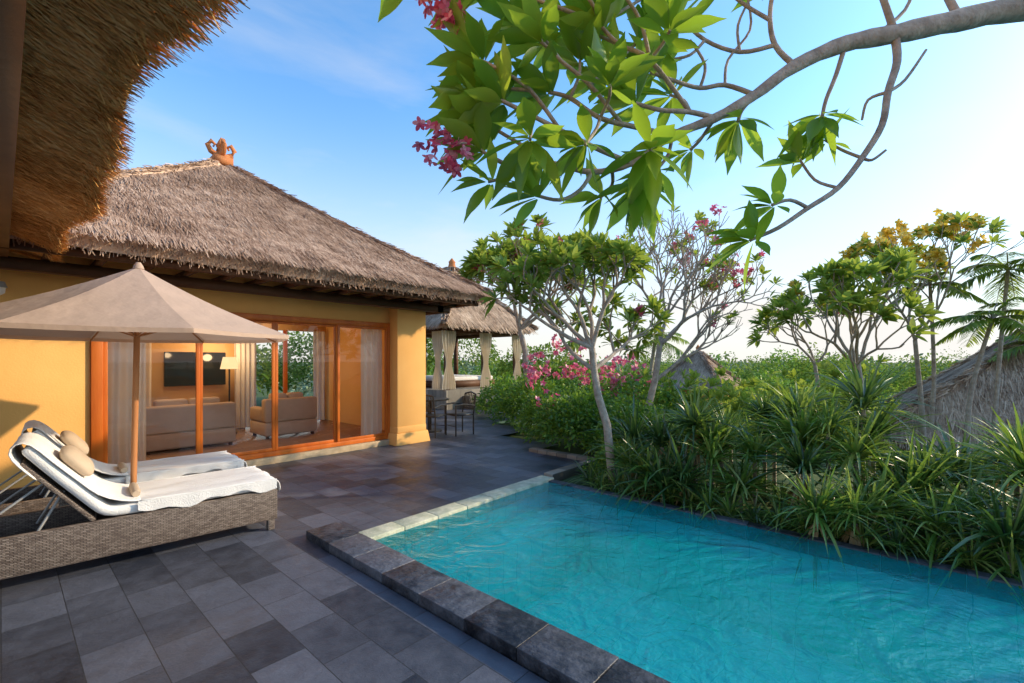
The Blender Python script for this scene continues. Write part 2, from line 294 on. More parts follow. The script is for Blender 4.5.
# ------------------------------------------------ thatch roofs
def straws(mb,o,d,n,L,W,mi=0):
    side=np.cross(d,n); side/=np.linalg.norm(side,axis=1)[:,None]+1e-9
    W=np.broadcast_to(W,(len(o),))[:,None]; L=np.broadcast_to(L,(len(o),))[:,None]
    v=np.stack([o-side*W/2,o+side*W/2,o+d*L+side*W*0.25,o+d*L-side*W*0.25],1).reshape(-1,3)
    a=np.arange(len(o))*4
    mb.add(v,np.stack([a,a+1,a+2,a+3],-1),mi)
def unit(v): v=np.asarray(v,float); return v/(np.linalg.norm(v,axis=-1,keepdims=True)+1e-9)
def lump(p,s=1.2,a=0.05): return a*noise.noise(Vector(p)*s)+a*0.5*noise.noise(Vector(p)*s*3.1)
def hip_roof(name,x0,x1,y0,y1,ze,zt,apex,mat,parent=None,nst=(5000,5000,5000,5000),dens_edge=260,W=0.02,L=0.3,sag=0.10,fr=1.0):
    mb=MB(); C=[(x0,y0),(x1,y0),(x1,y1),(x0,y1)]; A=np.array(apex,float); G=28
    for f in range(4):
        c0=np.array([*C[f],zt]); c1=np.array([*C[(f+1)%4],zt]); e=unit(c1-c0)
        nrm=unit(np.cross(c1-c0,A-c0)); mid=(c0+c1)/2; dn=unit(mid-A)
        V=np.zeros((G+1,G+1,3))
        def surf(s,t):
            b=c0+(c1-c0)*s; p=b+(A-b)*t
            p=p.copy(); p[2]-=sag*math.sin(math.pi*t)**1; p[2]+=lump(p)*(1-t*0.5)
            return p
        for ii in range(G+1):
            for jj in range(G+1): V[ii,jj]=surf(ii/G,(jj/G)*0.985)
        ii,jj=np.meshgrid(np.arange(G),np.arange(G),indexing='ij'); a=ii*(G+1)+jj
        mb.add(V.reshape(-1,3),np.stack([a,a+G+1,a+G+2,a+1],-1).reshape(-1,4))
        E0=V[:,0]; E1=E0.copy(); E1[:,2]=ze+0.01*np.sin(np.arange(G+1)*1.7); E1[:,:2]-= (nrm[:2]*0.10)
        vv=np.stack([E0,E1],1).reshape(-1,3); k=np.arange(G)*2; mb.add(vv,np.stack([k,k+2,k+3,k+1],-1))
        n=nst[f]; s=rng.random(n); t=1-np.sqrt(rng.random(n)); t=t*0.97
        O=np.array([surf(a_,b_) for a_,b_ in zip(s,t)])+nrm*(0.010+0.014*rng.random((n,1)))
        D=unit(dn[None]+e[None]*rng.normal(0,0.14,(n,1))+nrm[None]*rng.normal(0.02,0.045,(n,1)))
        straws(mb,O,D,np.broadcast_to(nrm,(n,3)),L*(0.5+rng.random(n)),W*(0.5+rng.random(n)))
        ln=np.linalg.norm(c1-c0); n=int(ln*dens_edge); s=rng.random(n); h=rng.random(n)
        O=c0+(c1-c0)*s[:,None]; O[:,2]=ze+(zt-ze)*h*0.9+0.02; O[:,:2]-=nrm[:2]*(0.1*(1-h))[:,None]; O-=unit(np.array([nrm[0],nrm[1],0]))*0.03
        hn=unit(np.array([nrm[0],nrm[1],0.0]))
        D=unit(np.array([0,0,-1.0])[None]*(0.55+0.4*rng.random((n,1)))+hn[None]*0.45+e[None]*rng.normal(0,0.18,(n,1)))
        straws(mb,O,D,np.broadcast_to(hn,(n,3)),fr*(0.05+0.08*rng.random(n)),W*(0.5+rng.random(n)))
    for c in C:
        b=np.array([*c,zt]); pts=[]
        for k in range(13):
            t=k/12*0.98; p=b+(A-b)*t; p[2]-=sag*math.sin(math.pi*t)+0.02; p[2]+=lump(p)*(1-t*.5); pts.append(p)
        n=2600; t=rng.random(n)*0.97; p=b+(A-b)*t[:,None]; p[:,2]+= -sag*np.sin(np.pi*t)+0.035+.02*rng.random(n); p[:,:2]+=rng.normal(0,.04,(n,2))
        dd=unit(b-A); D=unit(dd+rng.normal(0,0.16,(n,3))); straws(mb,p,D,rand_dirs(n),L*0.8,W*1.6)
        mb.tube(pts,0.07,6)
    return mb.obj(name,mat,parent)
villa=empty('thatched_villa')
RX0,RX1,RY0,RY1=-0.82,6.38,6.25,13.45
hip_roof('thatch_roof',RX0,RX1,RY0,RY1,2.74,2.93,(2.78,9.85,5.36),M['thatch'],villa,nst=(50000,5000,2000,5000),W=0.011,L=0.20,dens_edge=280)
mb=MB(); s0=0.1
mb.add([(RX0+s0,RY0+s0,2.755),(RX1-s0,RY0+s0,2.755),(RX1-s0,RY1-s0,2.755),(RX0+s0,RY1-s0,2.755),(0.3,7.46,3.0),(5.4,7.46,3.0),(5.4,12.3,3.0),(0.3,12.3,3.0)],[(0,1,5,4),(1,2,6,5),(2,3,7,6),(3,0,4,7)])
for xx in np.arange(RX0+0.3,RX1-0.1,0.42): mb.box((xx-.03,RY0+.12,2.68),(xx+.03,7.5,2.745))
for yy in np.arange(7.0,RY1-0.2,0.42): mb.box((5.5,yy-.03,2.68),(RX1-.12,yy+.03,2.745))
mb.box((RX0+.1,7.0,2.55),(RX1-.35,7.14,2.675)); mb.box((RX0+.14,RY0+.14,2.66),(RX1-.14,RY0+.2,2.75)); mb.box((5.72,7.0,2.53),(5.86,12.6,2.675))
mb.obj('eave_timbers',M['dwood'],villa)
W0=7.46
mb=MB()
mb.box((-5.0,W0,-0.05),(0.72,W0+0.22,3.0)); mb.box((0.72,W0+0.01,2.30),(4.95,W0+0.21,3.0)); mb.box((4.95,W0+0.004,-0.05),(5.50,W0+0.2,3.0))
mb.box((5.40,W0+0.2,-0.05),(5.6,11.3,3.0))
mb.box((4.90,7.18,0.30),(5.56,W0+0.002,2.60)); 
mb.obj('walls',M['wall'],villa,bevel=0.008)
def frustum(mb,x0,x1,y0,y1,z0,z1,f,mi=0):
    mb.add([(x0-f,y0-f,z0),(x1+f,y0-f,z0),(x1+f,y1,z0),(x0-f,y1,z0),(x0,y0,z1),(x1,y0,z1),(x1,y1,z1),(x0,y1,z1)],[(0,3,2,1),(4,5,6,7),(0,1,5,4),(1,2,6,5),(2,3,7,6),(3,0,4,7)],mi)
mb=MB(); frustum(mb,4.87,5.59,7.15,W0+.1,0.0,0.22,0.035); frustum(mb,4.895,5.565,7.17,W0+.1,0.22,0.34,0.0); mb.obj('pillar_plinth',M['wall'],villa,bevel=0.01)
boxes('door_step',[((-5,W0-0.10,-0.02),(4.86,W0+0.3,0.10))],M['step'],villa,bevel=0.01)
boxes('interior_floor',[((-5,W0+0.3,-0.02),(5.4,11.3,0.11))],M['intfloor'],villa)
mb=MB(); mb.box((-5,11.0,0.1),(1.0,11.2,3.0)); mb.box((1.0,11.0,0.1),(3.5,11.2,3.0)); mb.box((3.5,11.0,2.3),(5.4,11.2,3.0)); mb.box((-1.2,W0+.3,0.1),(-1.0,11,3.0)); mb.obj('interior_walls',M['inwall'],villa)
boxes('ceiling',[((-1,W0+.215,2.72),(5.39,10.99,2.78))],M['inwall'],villa)
mb=MB(); zb,zt=0.105,2.30
mb.box((0.72,W0-0.04,zb),(0.83,W0+0.09,zt)); mb.box((4.86,W0-0.04,zb),(4.97,W0+0.09,zt)); mb.box((0.83,W0-0.037,zt-0.09),(4.86,W0+0.087,zt)); mb.box((0.83,W0-0.037,zb),(4.86,W0+0.087,zb+0.07))
PX=[0.83,1.84,2.85,3.86,4.86]
for k in range(4):
    a,b=PX[k],PX[k+1]; yo=0.0 if k in(0,3) else 0.035
    mb.box((a,W0-0.02+yo,zb+.07),(a+0.045,W0+0.012+yo,zt-.09)); mb.box((b-0.045,W0-0.02+yo,zb+.07),(b,W0+0.012+yo,zt-.09))
    mb.box((a+.045,W0-0.018+yo,zb+.07),(b-.045,W0+0.010+yo,zb+.12)); mb.box((a+.045,W0-0.018+yo,zt-.13),(b-.045,W0+0.010+yo,zt-.09))
for a in (3.5,4.4,5.3): mb.box((a,11.02,0.11),(a+.08,11.1,2.3))
mb.obj('sliding_door_frames',M['wood'],villa,bevel=0.004)
mb=MB()
for k in range(4):
    a,b=PX[k]+.045,PX[k+1]-.045; yo=0.0 if k in(0,3) else 0.035
    y=W0-0.004+yo; mb.add([(a,y,zb+.12),(b,y,zb+.12),(b,y,zt-.13),(a,y,zt-.13)],[(0,1,2,3)])
mb.obj('door_glass',M['glass'],villa)
def curtain(mb,x0,x1,y,z0,z1,amp=0.035,per=0.11,waist=None):
    n=int((x1-x0)/per*10); xs_=np.linspace(x0,x1,n); R=14; V=np.zeros((n,R,3))
    for r in range(R):
        z=z0+(z1-z0)*r/(R-1); xx=xs_.copy()
        if waist is not None:
            k=math.exp(-((z-waist)/0.45)**2)*0.6; c=(x0+x1)/2; xx=c+(xs_-c)*(1-k)
        V[:,r,0]=xx; V[:,r,1]=y+amp*np.sin(xs_/per*2*np.pi+0.3*np.sin(r*.5)+1.5*np.sin(xs_*9))*(0.7+0.5*(1-r/R)); V[:,r,2]=z
    i,j=np.meshgrid(np.arange(n-1),np.arange(R-1),indexing='ij'); a=i*R+j
    mb.add(V.reshape(-1,3),np.stack([a,a+R,a+R+1,a+1],-1).reshape(-1,4))
mb=MB(); curtain(mb,0.86,1.28,W0+0.16,0.13,2.26); curtain(mb,4.42,4.84,W0+0.16,0.13,2.26)
curtain(mb,1.1,1.9,10.85,0.13,2.3); curtain(mb,3.3,3.75,10.85,0.13,2.3); curtain(mb,5.0,5.3,10.85,0.13,2.3); mb.obj('curtains',M['curtain'],villa,smooth=True)
def sofa(x0,x1,y0,y1):
    e=empty('sofa'); mb=MB()
    mb.box((x0,y0,0.16),(x1,y1,0.42)); mb.box((x0,y0,0.42),(x1,y0+0.2,0.86)); mb.box((x0,y0+.2,0.42),(x0+.18,y1,0.68)); mb.box((x1-.18,y0+.2,0.42),(x1,y1,0.68))
    w=(x1-x0-.38)/2
    for k in range(2): mb.box((x0+.185+k*(w+.01),y0+.21,0.425),(x0+.185+k*(w+.01)+w,y1-.02,0.56)); mb.box((x0+.19+k*(w+.01),y0+.205,0.565),(x0+.18+k*(w+.01)+w,y0+.38,0.95))
    mb.obj('cushions',M['sofa'],e,bevel=0.04)
    mb=MB()
    for a in (x0+.05,x1-.1):
        for b in (y0+.05,y1-.1): mb.box((a,b,0.11),(a+.05,b+.05,0.165))
    mb.obj('feet',M['dwood'],e)
sofa(1.45,2.75,8.9,9.7); sofa(3.25,4.25,9.0,9.8)
e=empty('coffee_table'); boxes('top_and_legs',[((1.7,9.9,.42),(2.7,10.35,.47)),((1.72,9.92,.11),(1.78,9.98,.42)),((2.62,9.92,.11),(2.68,9.98,.42)),((1.72,10.27,.11),(1.78,10.33,.42)),((2.62,10.27,.11),(2.68,10.33,.42))],M['dwood'],e,bevel=.005)
e=empty('television'); boxes('panel',[((2.1,10.86,1.08),(3.15,10.92,1.76))],M['tv'],e,bevel=0.01); boxes('bracket',[((2.6,10.92,1.3),(2.85,10.998,1.5))],M['dark'],e)
e=empty('media_cabinet'); boxes('body',[((2.0,10.5,0.2),(3.2,10.8,0.65)),((2.05,10.52,0.11),(3.15,10.78,0.2))],M['wood'],e,bevel=0.01); boxes('doors',[((2.03+i*.39,10.48,0.24),(2.40+i*.39,10.499,0.61)) for i in range(3)],M['dwood'],e,bevel=.004)
e=empty('added_floor_lamp'); lx,ly=3.05,10.3; mb=MB(); mb.tube([(lx,ly,0.11),(lx,ly,1.5)],0.015); mb.tube([(lx,ly,.11),(lx,ly,.14)],0.14,16); mb.obj('stand',M['dark'],e)  # invented lamp, added with its shade and point light to warm the room
mb=MB(); th=np.linspace(0,2*np.pi,25); v=[];q=[]
for t in th[:-1]: v+= [(lx+.16*math.cos(t),ly+.16*math.sin(t),1.42),(lx+.11*math.cos(t),ly+.11*math.sin(t),1.66)]
for k in range(24): q.append((2*k,2*((k+1)%24),2*((k+1)%24)+1,2*k+1))
mb.add(v,q); mb.obj('added_lampshade',M['added_glow'],e,smooth=True)
pl=bpy.data.lights.new('floor_lamp_fill','POINT'); pl.energy=40; pl.color=(1,.66,.34); pl.shadow_soft_size=.12; po=bpy.data.objects.new('floor_lamp_fill',pl); link(po,e); po.location=(lx,ly,1.80)  # added point light, warm fill for the interior
pl=bpy.data.lights.new('room_fill','POINT'); pl.energy=36; pl.color=(1,.68,.38); pl.shadow_soft_size=.15
e=empty('added_pendant'); mb=MB(); mb.tube([(1.9,9.2,2.45),(1.9,9.2,2.72)],.008,6); mb.tube([(1.9,9.2,2.38),(1.9,9.2,2.46)],[.14,.05],20); mb.obj('fitting',M['dark'],e); po=bpy.data.objects.new('pendant_fill',pl); link(po,e); po.location=(1.9,9.2,2.22)  # invented pendant, added with its point light to brighten the interior
fin=MB(); ax=np.array([2.78,9.85,5.30])
fin.box((-.16,-.16,0),(.16,.16,.14),o=ax); fin.box((-.11,-.11,.14),(.11,.11,.2),o=ax)
for sgn in range(4):
    an=math.radians(sgn*90+45-48.6); c,s_=math.cos(an),math.sin(an)
    pts=[(0.06,.18),(0.17,.24),(0.22,.34),(0.16,.43),(0.10,.38),(0.13,.33)]
    fin.tube([ax+np.array([c*a,s_*a,b]) for a,b in pts],[.05,.05,.045,.04,.03,.02],8)
fin.tube([ax+np.array([0,0,.18]),ax+np.array([0,0,.30]),ax+np.array([0,0,.36]),ax+np.array([0,0,.46]),ax+np.array([0,0,.54])],[.05,.04,.09,.05,.01],10)
fin.obj('crown_finial',M['terracotta'],villa,smooth=True)
# wing roof
wing=empty('thatched_wing'); mb=MB()
v0,v1=-3.0,7.3; ue=0.37
G=90; vs=np.linspace(v0,v1,G)
prof=[(ue-0.45,2.86),(ue-0.06,2.73),(ue+0.0,2.78),(ue-0.02,2.96),(ue-0.6,3.40),(ue-4.5,6.0)]
V=np.zeros((G,len(prof),3))
for i_,v in enumerate(vs):
    for j_,(u,z) in enumerate(prof):
        jit=0.03*noise.noise(Vector((u*2,v*1.7,0)))+0.02*noise.noise(Vector((u*5,v*6,4)))
        V[i_,j_]=(u+jit,v,z+jit*0.6)
i,j=np.meshgrid(np.arange(G-1),np.arange(len(prof)-1),indexing='ij'); a=i*len(prof)+j
mb.add(V.reshape(-1,3),np.stack([a,a+len(prof),a+len(prof)+1,a+1],-1).reshape(-1,4))
vb=0.6
n=52000; vv=vb+(v1-vb)*rng.random(n); t=rng.random(n); wob=0.05*np.sin(vv*1.9)+.03*np.sin(vv*4.3+1); u=ue-0.43+(0.45+wob)*t
O=np.stack([u,vv,2.825-0.13*t],1); O[:,2]-=0.02*rng.random(n)
D=unit(np.stack([np.full(n,1.0),rng.normal(0,0.30,n),-0.30+rng.normal(0,0.15,n)],1))
straws(mb,O,D,rand_dirs(n)*0.3+np.array([0,0,1.0]),0.03+0.05*rng.random(n),0.005+0.005*rng.random(n))
n=20000; vv=vb+(v1-vb)*rng.random(n); O=np.stack([np.full(n,ue-0.06)+0.05*rng.random(n)+0.05*np.sin(vv*1.9)+.03*np.sin(vv*4.3+1),vv,2.70+0.26*rng.random(n)],1)
D=unit(np.stack([np.full(n,0.5),rng.normal(0,0.4,n),-0.5+rng.normal(0,0.35,n)],1))
straws(mb,O,D,rand_dirs(n),0.025+0.05*rng.random(n)+0.04*(rng.random(n)>0.93),0.005+0.005*rng.random(n))
mb.obj('thatch_eave',M['thatch2'],wing)
mb=MB(); mb.box((-0.16,v0,2.66),(0.05,7.3,2.82)); mb.add([(-3.5,v0,2.9),(-.1,v0,2.86),(-.1,7.3,2.86),(-3.5,7.3,2.9)],[(0,1,2,3)])
for yy in np.arange(v0+.3,7.2,0.6): mb.box((-3.4,yy,2.78),(-0.17,yy+.07,2.855))
mb.obj('eave_beam',M['dwood'],wing)
boxes('posts',[((-2.6,v0+.2,0.0),(-2.4,v0+.4,2.78)),((-2.6,2.5,0.0),(-2.4,2.7,2.78))],M['dwood'],wing)
e=empty('wall_lamp'); c=np.array([-0.02,W0-0.02,2.38]); mb=MB(); mb.tube([c,c+[0,-.12,0]],0.02,8); mb.tube([c+[0,-.13,.06],c+[0,-.13,-.0]],[.05,.07],14); mb.obj('bracket',M['metal'],e); mb=MB(); mb.tube([c+[0,-.13,-.002],c+[0,-.13,-.06],c+[0,-.13,-.09]],[.055,.05,.01],14); mb.obj('globe',M['cushion'],e,smooth=True)
# ------------------------------------------------ pavilion
pav=empty('garden_pavilion'); cx,cy=11.3,13.0
hip_roof('thatch_roof',cx-2.15,cx+2.15,cy-2.15,cy+2.15,2.62,2.86,(cx,cy,5.15),M['thatch3'],pav,nst=(6000,800,800,4000),W=0.03,L=0.35,dens_edge=120)
mb=MB(); mb.box((cx-1.9,cy-1.9,-.3),(cx+1.9,cy+1.9,.62)); mb.box((cx-1.2,cy-2.6,-.2),(cx+.4,cy-1.9,.20)); mb.box((cx-1.2,cy-2.25,.2),(cx+.4,cy-1.9,.42)); mb.box((cx-2.6,cy-.9,-.2),(cx-1.9,cy+.5,.2)); mb.box((cx-2.25,cy-.9,.2),(cx-1.9,cy+.5,.42)); mb.obj('stone_platform',M['blockstone'],pav,bevel=.02)
mb=MB()
for sx in (-1.7,-.0,1.7):
    for sy in (-1.7,0,1.7):
        if sx==0 and sy==0: continue
        mb.box((cx+sx-.07,cy+sy-.07,.62),(cx+sx+.07,cy+sy+.07,2.6))
for s_ in (-1.7,1.7): mb.box((cx-1.8,cy+s_-.06,2.5),(cx+1.8,cy+s_+.06,2.64)); mb.box((cx+s_-.06,cy-1.62,2.5),(cx+s_+.06,cy+1.62,2.64))
mb.box((cx-1.3,cy-1.0,.62),(cx+1.3,cy+1.3,.85)); mb.obj('posts_and_beams',M['dwood'],pav)
mb=MB()
for sx in (-1.7,0,1.7): curtain(mb,cx+sx-.32,cx+sx+.32,cy-1.80,.65,2.55,waist=1.5)
mb2=MB()
for sy in (-1.4,0.,1.7):
    curtain(mb2,-.32,.32,0,.65,2.55,waist=1.5)
    v=mb2.v[-1]; vn=np.stack([cx-1.83-v[:,1],cy+sy+v[:,0],v[:,2]],1); mb2.v[-1]=vn
mb.obj('drapes',M['pcurtain'],pav,smooth=True); mb2.obj('side_drapes',M['pcurtain'],pav,smooth=True)
boxes('daybed_mattress',[((cx-1.25,cy-.95,.852),(cx+1.25,cy+1.25,1.0))],M['cushion'],pav,bevel=.04)
mb=MB(); a0=np.array([cx,cy,5.1]); mb.tube([a0,a0+[0,0,.15],a0+[0,0,.2],a0+[0,0,.35]],[.16,.12,.14,.02],8); mb.obj('finial',M['terracotta'],pav)
# ------------------------------------------------ lower houses
h2=empty('thatched_house')
hip_roof('thatch_roof',11.7,20.5,-8,0.6,-0.18,0.10,(16.1,-3.7,3.65),M['thatch3'],h2,nst=(1500,1000,5000,22000),W=0.022,L=0.32,dens_edge=80)
boxes('walls',[((13,-7,-3.6),(19.5,-.5,0.1))],M['wall'],h2)
h3=empty('thatched_hut'); c=P(698,360,19)
hip_roof('thatch_roof',c[0]-1.35,c[0]+1.35,c[1]-1.35,c[1]+1.35,0.45,0.60,(c[0],c[1],2.0),M['thatch3'],h3,nst=(5000,600,600,5000),W=0.016,L=0.22,dens_edge=130,sag=.03)
boxes('walls',[((c[0]-1.0,c[1]-1.0,-3.5),(c[0]+1.0,c[1]+1.0,0.55))],M['wall'],h3)
mb=MB(); a0=np.array([c[0],c[1],1.95]); mb.tube([a0,a0+[0,0,.12],a0+[0,0,.16],a0+[0,0,.3]],[.12,.07,.1,.01],8); mb.obj('finial',M['terracotta'],h3)
# ------------------------------------------------ loungers
def lounger(ox,oy,ang,L=1.98,Wd=0.70,pillow=True):
    e=empty('sun_lounger')
    fw=MB(); xh=L-1.26
    fw.box((-.2,0,0.10),(L,0.05,0.38)); fw.box((-.2,Wd-.05,0.10),(L,Wd,0.38)); fw.box((L-.05,.05,.10),(L,Wd-.05,.38)); fw.box((-.2,.05,.10),(-.15,Wd-.05,.38)); fw.box((xh,.05,.345),(L-.05,Wd-.05,.375))
    for a in (-.18,L-.08):
        for b in (0.01,Wd-.07): fw.box((a,b,0),(a+.06,b+.06,.10))
    th=math.radians(128); c,s=math.cos(th),math.sin(th)
    R=[[c,0,-s],[0,1,0],[s,0,c]]
    fw.box((0,0.03,-0.0),(0.62,Wd-.03,0.03),R=R,o=(xh,0,.39))
    fw.obj('wicker_frame',M['wicker'],e,bevel=.008)
    st=MB(); 
    top=np.array([xh+c*.45,0,.37+s*.45])
    for b in (.12,Wd-.12): st.tube([top+[0,b,-.02],(0.02,b,.36)],.009,6); st.tube([top+[0.1,b,-.1],(0.38,b,.30)],.009,6)
    st.obj('backrest_struts',M['metal'],e)
    def prof_strip(pts,th_,y0,y1,name,mat,sub=2,wob=0.006,edk=.8):
        pts=np.array(pts); tan=np.gradient(pts,axis=0); tan/=np.linalg.norm(tan,axis=1)[:,None]; nr=np.stack([-tan[:,1],tan[:,0]],1)
        up=pts+nr*th_; 
        n=len(pts); K=16; m_=MB(); ring=np.vstack([pts,up[::-1]]); NR=len(ring); V=np.zeros((K,NR,3)); ysv=np.linspace(y0,y1,K)
        cen=(pts+up)/2; cring=np.vstack([cen,cen[::-1]])
        for k_ in range(K):
            ed=edk if k_ in(0,K-1) else 1.0
            rr=cring+(ring-cring)*ed
            for q_ in range(NR):
                w_=wob*noise.noise(Vector((rr[q_,0]*7,ysv[k_]*7,rr[q_,1]*7+ox)))*3+wob*noise.noise(Vector((rr[q_,0]*17,ysv[k_]*17,ox)))
                V[k_,q_]=(rr[q_,0],ysv[k_]+w_*.5,rr[q_,1]+w_)
        q=[]
        for k_ in range(K-1):
            for r_ in range(NR):
                r2=(r_+1)%NR; q.append((k_*NR+r_,k_*NR+r2,(k_+1)*NR+r2,(k_+1)*NR+r_))
        for k_ in (0,K-1):
            for r_ in range(n-1): 
                qq=(k_*NR+r_,k_*NR+r_+1,k_*NR+NR-2-r_,k_*NR+NR-1-r_); q.append(qq if k_ else qq[::-1])
        m_.add(V.reshape(-1,3),q); o=m_.obj(name,mat,e,smooth=True); sm=o.modifiers.new('s','SUBSURF'); sm.levels=1; sm.render_levels=1
    back=[(xh+c*t_,.43+s*t_) for t_ in (0.66,0.6,0.45,0.3,0.15,0.05)]
    flat=[(xh+t_,.385) for t_ in (0.04,0.15,0.3,0.5,0.7,0.9,1.1,1.22,1.25)]
    prof_strip(back+flat,0.085,0.01,Wd-.01,'mattress',M['cushion'],wob=.004)
    nx,nz=s,-c
    fr=lambda t_,o_:(xh+c*t_+nx*o_,.43+s*t_+nz*o_)
    tw=[fr(.42,-.05),fr(.58,-.05),fr(.69,-.035),fr(.715,.03),fr(.67,.080),fr(.5,.080),fr(.25,.080),fr(.12,.085),(xh+.14,.485),(xh+.27,.468)]
    prof_strip(tw,0.015,0.0,Wd-.0,'towel',M['cushion'],wob=.007)
    prof_strip([(xh+.22,.470),(xh+.5,.468),(xh+.62,.468),(xh+.8,.468),(xh+1.0,.468),(xh+1.16,.468),(xh+1.25,.464),(xh+1.27,.43),(xh+1.274,.35)],0.018,-.012,Wd+.006,'folded_towel',M['cushion'],wob=.009)
    for yy in (-.013,Wd+.004):
        m_=MB(); n_=22; xx=np.linspace(xh+.24,xh+1.25,n_); lo=.40+.02*np.sin(xx*9+ox)+.015*np.sin(xx*23); rows=[]
        for t_ in np.linspace(0,1,5): rows.append(np.stack([xx,np.full(n_,yy)+.004*np.sin(xx*31)*t_,.484*(1-t_)+lo*t_],1))
        V=np.stack(rows,1); i,j=np.meshgrid(np.arange(n_-1),np.arange(4),indexing='ij'); a=i*5+j
        m_.add(V.reshape(-1,3),np.stack([a,a+5,a+6,a+1],-1).reshape(-1,4)); m_.obj('towel_edge',M['cushion'],e,smooth=True)
    pl=bpy.data.meshes.new('pillow')
    bm=bmesh.new(); bmesh.ops.create_uvsphere(bm,u_segments=28,v_segments=16,radius=1)
    for v in bm.verts:
        x,y,z=v.co; f=lambda a:math.copysign(abs(a)**0.5,a)
        v.co=(f(x)*.14,f(y)*.20,z*.055*(1-0.35*(abs(x)**3)))
    for f_ in bm.faces: f_.smooth=True
    bm.to_mesh(pl); bm.free(); po=bpy.data.objects.new('pillow',pl); pl.materials.append(M['beige']); link(po,e)
    q_=fr(.36,.145); po.location=(q_[0],Wd*.5,q_[1]); po.rotation_euler=(0,-(th-math.pi),0)
    m_=MB(); m_.tube([(xh+.24,.14,.51),(xh+.24,.2,.515),(xh+.24,.42,.515),(xh+.24,.50,.51)],[.025,.032,.032,.025],14); m_.obj('rolled_towel',M['beige'],e,smooth=True)
    e.location=(ox,oy,0); e.rotation_euler=(0,0,ang); return e
lounger(-0.24,4.66,math.radians(-5))
lounger(-0.16,5.72,math.radians(-3))
e=empty('side_table'); mb=MB(); mb.tube([(-.65,5.5,.40),(-.65,5.5,.43)],.24,20); mb.obj('top',M['wood'],e); mb=MB(); mb.tube([(-.65,5.5,0),(-.65,5.5,.4)],.03,8); mb.tube([(-.65,5.5,0),(-.65,5.5,.02)],.18,16); mb.obj('leg',M['dwood'],e)
# ------------------------------------------------ umbrella
um=empty('patio_umbrella'); uc=np.array([0.80,5.36]); 
apx=np.array([0.84,5.34,2.46]); R_=1.34; zr=1.84
mb=MB(); K=8; S=10; T=12; ph=.15
for k in range(K):
    a0=2*np.pi*(k+ph)/K; a1=2*np.pi*(k+1+ph)/K
    p0=np.array([uc[0]+R_*math.cos(a0),uc[1]+R_*math.sin(a0),zr]); p1=np.array([uc[0]+R_*math.cos(a1),uc[1]+R_*math.sin(a1),zr])
    V=np.zeros((S+1,T+1,3))
    for i_ in range(S+1):
        s=i_/S; b=p0+(p1-p0)*s; b=b+np.array([0,0,0.02*math.sin(math.pi*s)])
        for j_ in range(T+1):
            t=j_/T*.985; p=b+(apx-b)*t; sagv=0.05*math.sin(math.pi*t)+0.035*math.sin(math.pi*s)*(1-t); p=p.copy(); p[2]-=sagv*.8; V[i_,j_]=p
    i,j=np.meshgrid(np.arange(S),np.arange(T),indexing='ij'); a=i*(T+1)+j
    mb.add(V.reshape(-1,3),np.stack([a,a+T+1,a+T+2,a+1],-1).reshape(-1,4))
    E=V[:,0]; E2=E-np.array([0,0,.035]); vv=np.stack([E,E2],1).reshape(-1,3); kk=np.arange(S)*2; mb.add(vv,np.stack([kk,kk+1,kk+3,kk+2],-1))
mb.obj('canopy',M['canopy'],um,smooth=False)
mb=MB(); top=apx-np.array([0,0,.03]); bot=np.array([uc[0],uc[1],0.05]); mb.tube([bot,top],.024,12)
for k in range(K):
    a0=2*np.pi*(k+ph)/K; p0=np.array([uc[0]+R_*.98*math.cos(a0),uc[1]+R_*.98*math.sin(a0),zr-.0])
    q=[p0+(apx-p0)*t-np.array([0,0,.04*math.sin(math.pi*t)+.03]) for t in np.linspace(0,.95,7)]; mb.tube(q,.009,6)
    mb.tube([bot+(top-bot)*.74,q[3]],.007,6)
mb.obj('pole_and_ribs',M['pole'],um)
mb=MB(); mb.tube([apx-[0,0,.02],apx+[0,0,.01],apx+[0,0,.04]],[.045,.035,.018],10); mb.obj('cap',M['canopy'],um)
mb=MB(); mb.tube([(uc[0],uc[1],0.001),(uc[0],uc[1],.05),(uc[0],uc[1],.07)],[.25,.25,.2],20); mb.tube([(uc[0],uc[1],.07),(uc[0],uc[1],.3)],.035,12); mb.obj('base',M['dark'],um)
# ------------------------------------------------ patio chairs & table
def chair(x,y,ang):
    e=empty('patio_chair'); mb=MB()
    for a in(-.22,.22):
        mb.tube([(a,-.22,0),(a,-.22,.44),(a,-.22,.64)],.016,6); mb.tube([(a,.22,0),(a,.22,.44),(a*.95,.29,.86)],.016,6); mb.tube([(a,-.22,.64),(a,.0,.66),(a,.25,.62)],.016,6)
    mb.box((-.23,-.23,.42),(.23,.23,.445)); mb.tube([(-.21,.29,.86),(0,.31,.90),(.21,.29,.86)],.016,6); mb.tube([(-.22,.24,.55),(.22,.24,.55)],.012,6)
    for a in np.linspace(-.16,.16,6): mb.tube([(a,.24,.55),(a,.30,.88)],.009,6)
    mb.tube([(-.22,-.22,.2),(.22,-.22,.2)],.009,6)
    mb.obj('frame',M['dark'],e); e.location=(x,y,0); e.rotation_euler=(0,0,ang)
chair(6.0,7.55,math.radians(110)); chair(6.55,7.3,math.radians(-100))
e=empty('patio_table'); mb=MB(); mb.tube([(6.4,8.1,.70),(6.4,8.1,.73)],.42,24); mb.tube([(6.4,8.1,.03),(6.4,8.1,.7)],.03,8); mb.tube([(6.4,8.1,0),(6.4,8.1,.03)],.26,20); mb.obj('top_and_pedestal',M['dark'],e)
